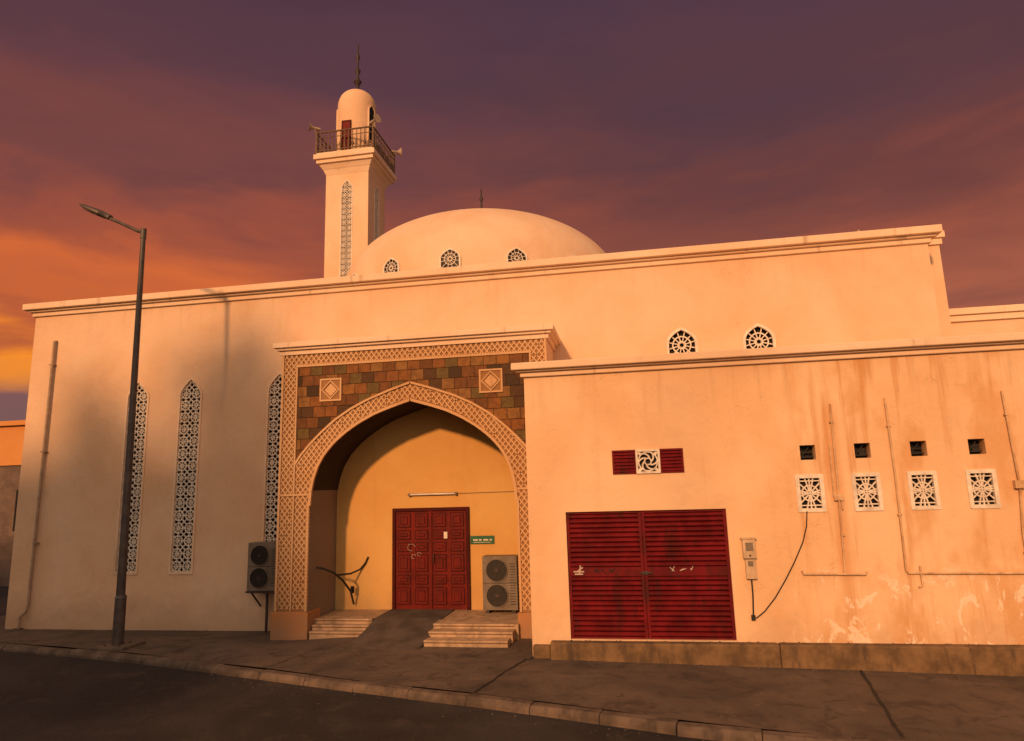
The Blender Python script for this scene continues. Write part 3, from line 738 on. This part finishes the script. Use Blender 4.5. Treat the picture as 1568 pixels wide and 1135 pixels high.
mb=MB(); mb.box(-1500,1500,-1500,1500,-4.6,-3.5); make('ground',mb,['earth'],None)
mb=MB(); xs=[-16.99,-16.9,-16.5]+[-16+.4*i for i in range(0,141)]
cols=[]
for x in xs:
    y0=cry(x)+.07; col=[]
    for k in range(19):
        t=k/18; y=y0+(15.5-y0)*t if x>=-14.5 else y0+(60-y0)*t**2
        z=rz(x,y)+.12+.012*mnoise.noise(Vector((x*.6,y*.6,0)))
        col.append(len(mb.v)); mb.v.append((x,y,z))
    cols.append(col)
for a,b in zip(cols,cols[1:]):
    for k in range(18): mb.f.append((a[k],b[k],b[k+1],a[k+1])); mb.m.append(0)
make('pavement',mb,['pave'],None,smooth=True)
def resample(P,step):
    out=[];acc=0
    for (a,b) in zip(P,P[1:]):
        L=math.hypot(b[0]-a[0],b[1]-a[1]); s=acc
        while s<L: out.append((a[0]+(b[0]-a[0])*s/L,a[1]+(b[1]-a[1])*s/L)); s+=step
        acc=s-L
    return out
KP=resample(C[1:],.95); random.seed(9); mb=MB()
for (a,b) in zip(KP,KP[1:]):
    d=Vector((b[0]-a[0],b[1]-a[1],0)); L=d.length; d/=L; p=Vector((-d.y,d.x,0))
    z=rz((a[0]+b[0])/2,(a[1]+b[1])/2)+.122+random.uniform(-.02,.004); o=p*random.uniform(-.02,.01)
    A=Vector((a[0],a[1],0))+d*.002+o; B=Vector((b[0],b[1],0))-d*.002+o
    c1=random.uniform(.03,.07)
    pr=[(-.10,-.3),(-.10,-.05-c1*.3),(-.10+c1,-.004),(.085,0),(.085,-.3)]
    vs=[]
    for Q in (A,B):
        for u,v in pr: vs.append((Q.x+p.x*u,Q.y+p.y*u,z+v+random.uniform(-.004,.004)))
    mb.add(vs,[(i,(i+1)%5,(i+1)%5+5,i+5) for i in range(5)]+[(0,1,2,3,4),(5,6,7,8,9)],0)
make('kerb',mb,['kerb'],None,bevel=.014)
mb=MB()
def crack(p,q,w,j=.02):
    n=max(4,int(math.hypot(q[0]-p[0],q[1]-p[1])/.15)); pr=None
    for i in range(n+1):
        t=i/n; x=p[0]+(q[0]-p[0])*t+random.uniform(-j,j); y=p[1]+(q[1]-p[1])*t+random.uniform(-j,j)
        if pr:
            z0=rz(*pr)+.137; z1=rz(x,y)+.137; ww=w*random.uniform(.6,1.2)
            dx,dy=x-pr[0],y-pr[1]; L=math.hypot(dx,dy)+1e-6; nx,ny=-dy/L*ww/2,dx/L*ww/2
            mb.add([(pr[0]-nx,pr[1]-ny,z0),(x-nx,y-ny,z1),(x+nx,y+ny,z1),(pr[0]+nx,pr[1]+ny,z0)],[(0,1,2,3)],0)
        pr=(x,y)
crack((-2.3,9.5),(-1.85,11.3),.035); crack((2.83,8.55),(3.28,11.28),.040,.012); crack((-6.0,10.6),(-5.7,12.0),.015)
crack((7.4,8.4),(7.6,11.2),.04); crack((-1.8,11.25),(-1.5,12.0),.03); crack((-8.5,11.2),(-8.1,12.8),.015)
make('pavement_joints',mb,['joint'],None)
mb=MB(); random.seed(4)
def peb(x,y,z,r):
    vs=[]
    for dx,dy,dz in ((1,0,0),(-1,0,0),(0,1,0),(0,-1,0),(0,0,1),(0,0,-1)): 
        k=r*random.uniform(.6,1.2); vs.append((x+dx*k,y+dy*k,z+dz*k*.7))
    mb.add(vs,[(0,2,4),(2,1,4),(1,3,4),(3,0,4),(2,0,5),(1,2,5),(3,1,5),(0,3,5)],0)
for i in range(520):
    k=random.random()
    if k<.3: x=random.uniform(-1.3,8); y=11.5-abs(random.gauss(.02,.06)); z=-2.53
    elif k<.6: x=random.uniform(-1.4,8); y=11.3-abs(random.gauss(0,.12)); z=rz(x,y)+.125
    elif k<.75: x=random.uniform(-14,-7.5); y=14.2-abs(random.gauss(0,.12)); z=rz(x,y)+.125
    else:
        x=random.uniform(-9,5); y=cry(x)-.1-abs(random.gauss(0,.25)); z=rz(x,y)+.003
    peb(x,y,z,random.uniform(.006,.020))
make('gravel',mb,['kerb'],None)
# ================================================================ surroundings
nb=empty('neighbouring_building')
mb=MB(); mb.box(-48,-24,30,44,-3.4,1.9,1); mb.box(-48,-24,29.9,44,1.9,4.0,0); mb.box(-48.2,-23.8,29.7,44.2,4.0,4.25,0)  # orange top and dark lower wall carry sunlight and shade in their colours
for i in range(6): mb.box(-46+i*3.6,-44.6+i*3.6,29.85,29.95,-1.5,.6,2)
make('neighbour_walls',mb,['neigh','neighlow','dark'],nb)
mb=MB(); mb.box(-40,-19.5,22,22.25,-3.3,-1.3)
for i in range(8): mb.box(-40+i*2.9,-39.65+i*2.9,21.9,22.35,-3.3,-1.15)
make('boundary_wall',mb,['neighlow'],None)
ab=empty('apartment_building')
mb=MB(); mb.box(-46,-13.4,-26,-14,-3.4,11.2,0); mb.box(-46.2,-13.2,-26.2,-13.8,11.2,11.5,0)
for i in range(9):
    for j in range(4): mb.box(-44+i*3.4,-42.6+i*3.4,-14.05,-13.95,-1.5+j*3.2,.2+j*3.2,1)
make('apartment_walls',mb,['neighlow','dark'],ab)
def tree(name,x,y,zt,R,seed):
    random.seed(seed); mb=MB(); zb=-2.95; H=zt-zb
    mb.tube([(x,y,zb),(x+.15,y,zb+H*.3),(x-.1,y+.1,zb+H*.55),(x,y,zt-R*.4)],[.32,.24,.18,.06],1,10)
    cl=[]
    for k in range(26):
        v=Vector((random.gauss(0,1),random.gauss(0,1),random.gauss(0,.8))).normalized()*R*random.uniform(.35,.95); c=Vector((x,y,zt-R))+v; cl.append((c,R*random.uniform(.22,.42)))
        if k<9: mb.tube([(x,y,zb+H*random.uniform(.4,.6)),((x+c.x)/2,(y+c.y)/2,(zt-R*1.3+c.z)/2),tuple(c)],[.09,.06,.02],1,6)
    for c,r in cl:
        for i in range(110):
            v=Vector((random.gauss(0,1),random.gauss(0,1),random.gauss(0,1))).normalized()*r*random.uniform(.5,1.1); p=c+v
            a=Vector((random.gauss(0,1),random.gauss(0,1),random.gauss(0,1))).normalized(); b=a.cross(Vector((random.random(),random.random(),random.random()))).normalized()
            s=random.uniform(.09,.16); mb.add([p-a*s,p+b*s*.6,p+a*s,p-b*s*.6],[(0,1,2,3)],0)
    return make(name,mb,['leaf','bark'],None)
tree('shadow_edge_tree',-13.6,-10,13.3,2.3,1); tree('shadow_edge_tree.001',-17.2,-10.5,11.9,2.3,2)  # unseen crowns added behind the camera to give the facade shadow an uneven edge
# ================================================================ CAMERA
f,pi_,ya,ro=1004.4,math.radians(10.079),math.radians(9.726),math.radians(-1.677)
d=Vector((-math.sin(ya)*math.cos(pi_),math.cos(ya)*math.cos(pi_),math.sin(pi_)))
r0=Vector((math.cos(ya),math.sin(ya),0)); u0=r0.cross(d)
r=r0*math.cos(ro)+u0*math.sin(ro); u=-r0*math.sin(ro)+u0*math.cos(ro)
cd=bpy.data.cameras.new('camera'); cam=bpy.data.objects.new('camera',cd); SC.collection.objects.link(cam)
cam.matrix_world=Matrix(((r.x,u.x,-d.x,0),(r.y,u.y,-d.y,0),(r.z,u.z,-d.z,0),(0,0,0,1)))
cd.sensor_width=36; cd.lens=f/1568*36; cd.clip_end=4000; cd.clip_start=.05; SC.camera=cam
# ================================================================ LIGHT
sd=Vector((.19,1,-.37)).normalized()
sl=bpy.data.lights.new('sun','SUN'); sl.energy=3.4; sl.color=(1,.485,.205); sl.angle=math.radians(3.4)
so=bpy.data.objects.new('sun',sl); SC.collection.objects.link(so); so.rotation_euler=sd.to_track_quat('-Z','Y').to_euler(); so.location=(-5,-30,20)
w=bpy.data.worlds.new("World"); SC.world=w; w.use_nodes=True; T=NT(w.node_tree)
el=math.asin(-sd.z); az=math.atan2(-sd.x,-sd.y)
sky=T.n('ShaderNodeTexSky'); sky.sky_type='NISHITA'; sky.sun_disc=False; sky.sun_elevation=el; sky.sun_rotation=az; sky.dust_density=4; sky.air_density=1.5
D=T.n('ShaderNodeTexCoord').outputs['Generated']; X,Y,Z=T.xyz(D)
hz=T.math('SQRT',T.math('ADD',T.math('MULTIPLY',X,X),T.math('MULTIPLY',Y,Y)))
azf=T.math('DIVIDE',X,T.math('MAXIMUM',hz,.01))
n1=T.noise(T.scl(D,1.5,1.5,5.0,(0,0,0)),1.6,5,.52,.6,True)
n2=T.noise(T.scl(D,1.0,1.0,4.5,(3,1,2)),2.2,5,.56,.5,True)
t=T.math('ADD',Z,T.math('ADD',T.math('MULTIPLY',T.math('SUBTRACT',n1,.5),.27),T.math('MULTIPLY',T.math('SUBTRACT',n2,.5),.12)))
left=T.ramp(t,[(0,lin(120,88,88)),(.11,lin(125,84,84)),(.155,lin(222,130,55)),(.19,lin(248,142,35)),(.225,lin(196,95,48)),(.29,lin(210,102,48)),(.345,lin(164,80,54)),(.42,lin(122,66,60)),(.54,lin(92,56,64)),(.80,lin(68,47,62))])
right=T.ramp(t,[(0,lin(150,95,80)),(.15,lin(165,98,78)),(.22,lin(168,90,64)),(.31,lin(138,72,56)),(.39,lin(112,60,54)),(.48,lin(92,55,60)),(.62,lin(79,52,66)),(.80,lin(64,47,64))])
col=T.mix(T.ss(azf,-.60,.20),left,right)
col=T.mix(T.math('MULTIPLY',T.ss(n2,.52,.74),.35),col,lin(78,50,58))
col=T.mix(T.math('MULTIPLY',T.math('MULTIPLY',T.ss(n2,.46,.30),T.ss(Z,.52,.25)),.36),col,lin(190,90,54))
sdir=(-sd).normalized()
dot=T.math('ADD',T.math('ADD',T.math('MULTIPLY',X,sdir.x),T.math('MULTIPLY',Y,sdir.y)),T.math('MULTIPLY',Z,sdir.z))
col=T.mix(T.ss(dot,-.15,.95),col,(.86,.62,.47,1))
b1=T.n('ShaderNodeBackground'); T.put(b1.inputs[0],sky.outputs[0]); b1.inputs[1].default_value=.003
b2=T.n('ShaderNodeBackground'); T.put(b2.inputs[0],col); b2.inputs[1].default_value=1.0
ad=T.n('ShaderNodeAddShader'); T.t.links.new(b1.outputs[0],ad.inputs[0]); T.t.links.new(b2.outputs[0],ad.inputs[1])
o=T.n('ShaderNodeOutputWorld'); T.t.links.new(ad.outputs[0],o.inputs[0])
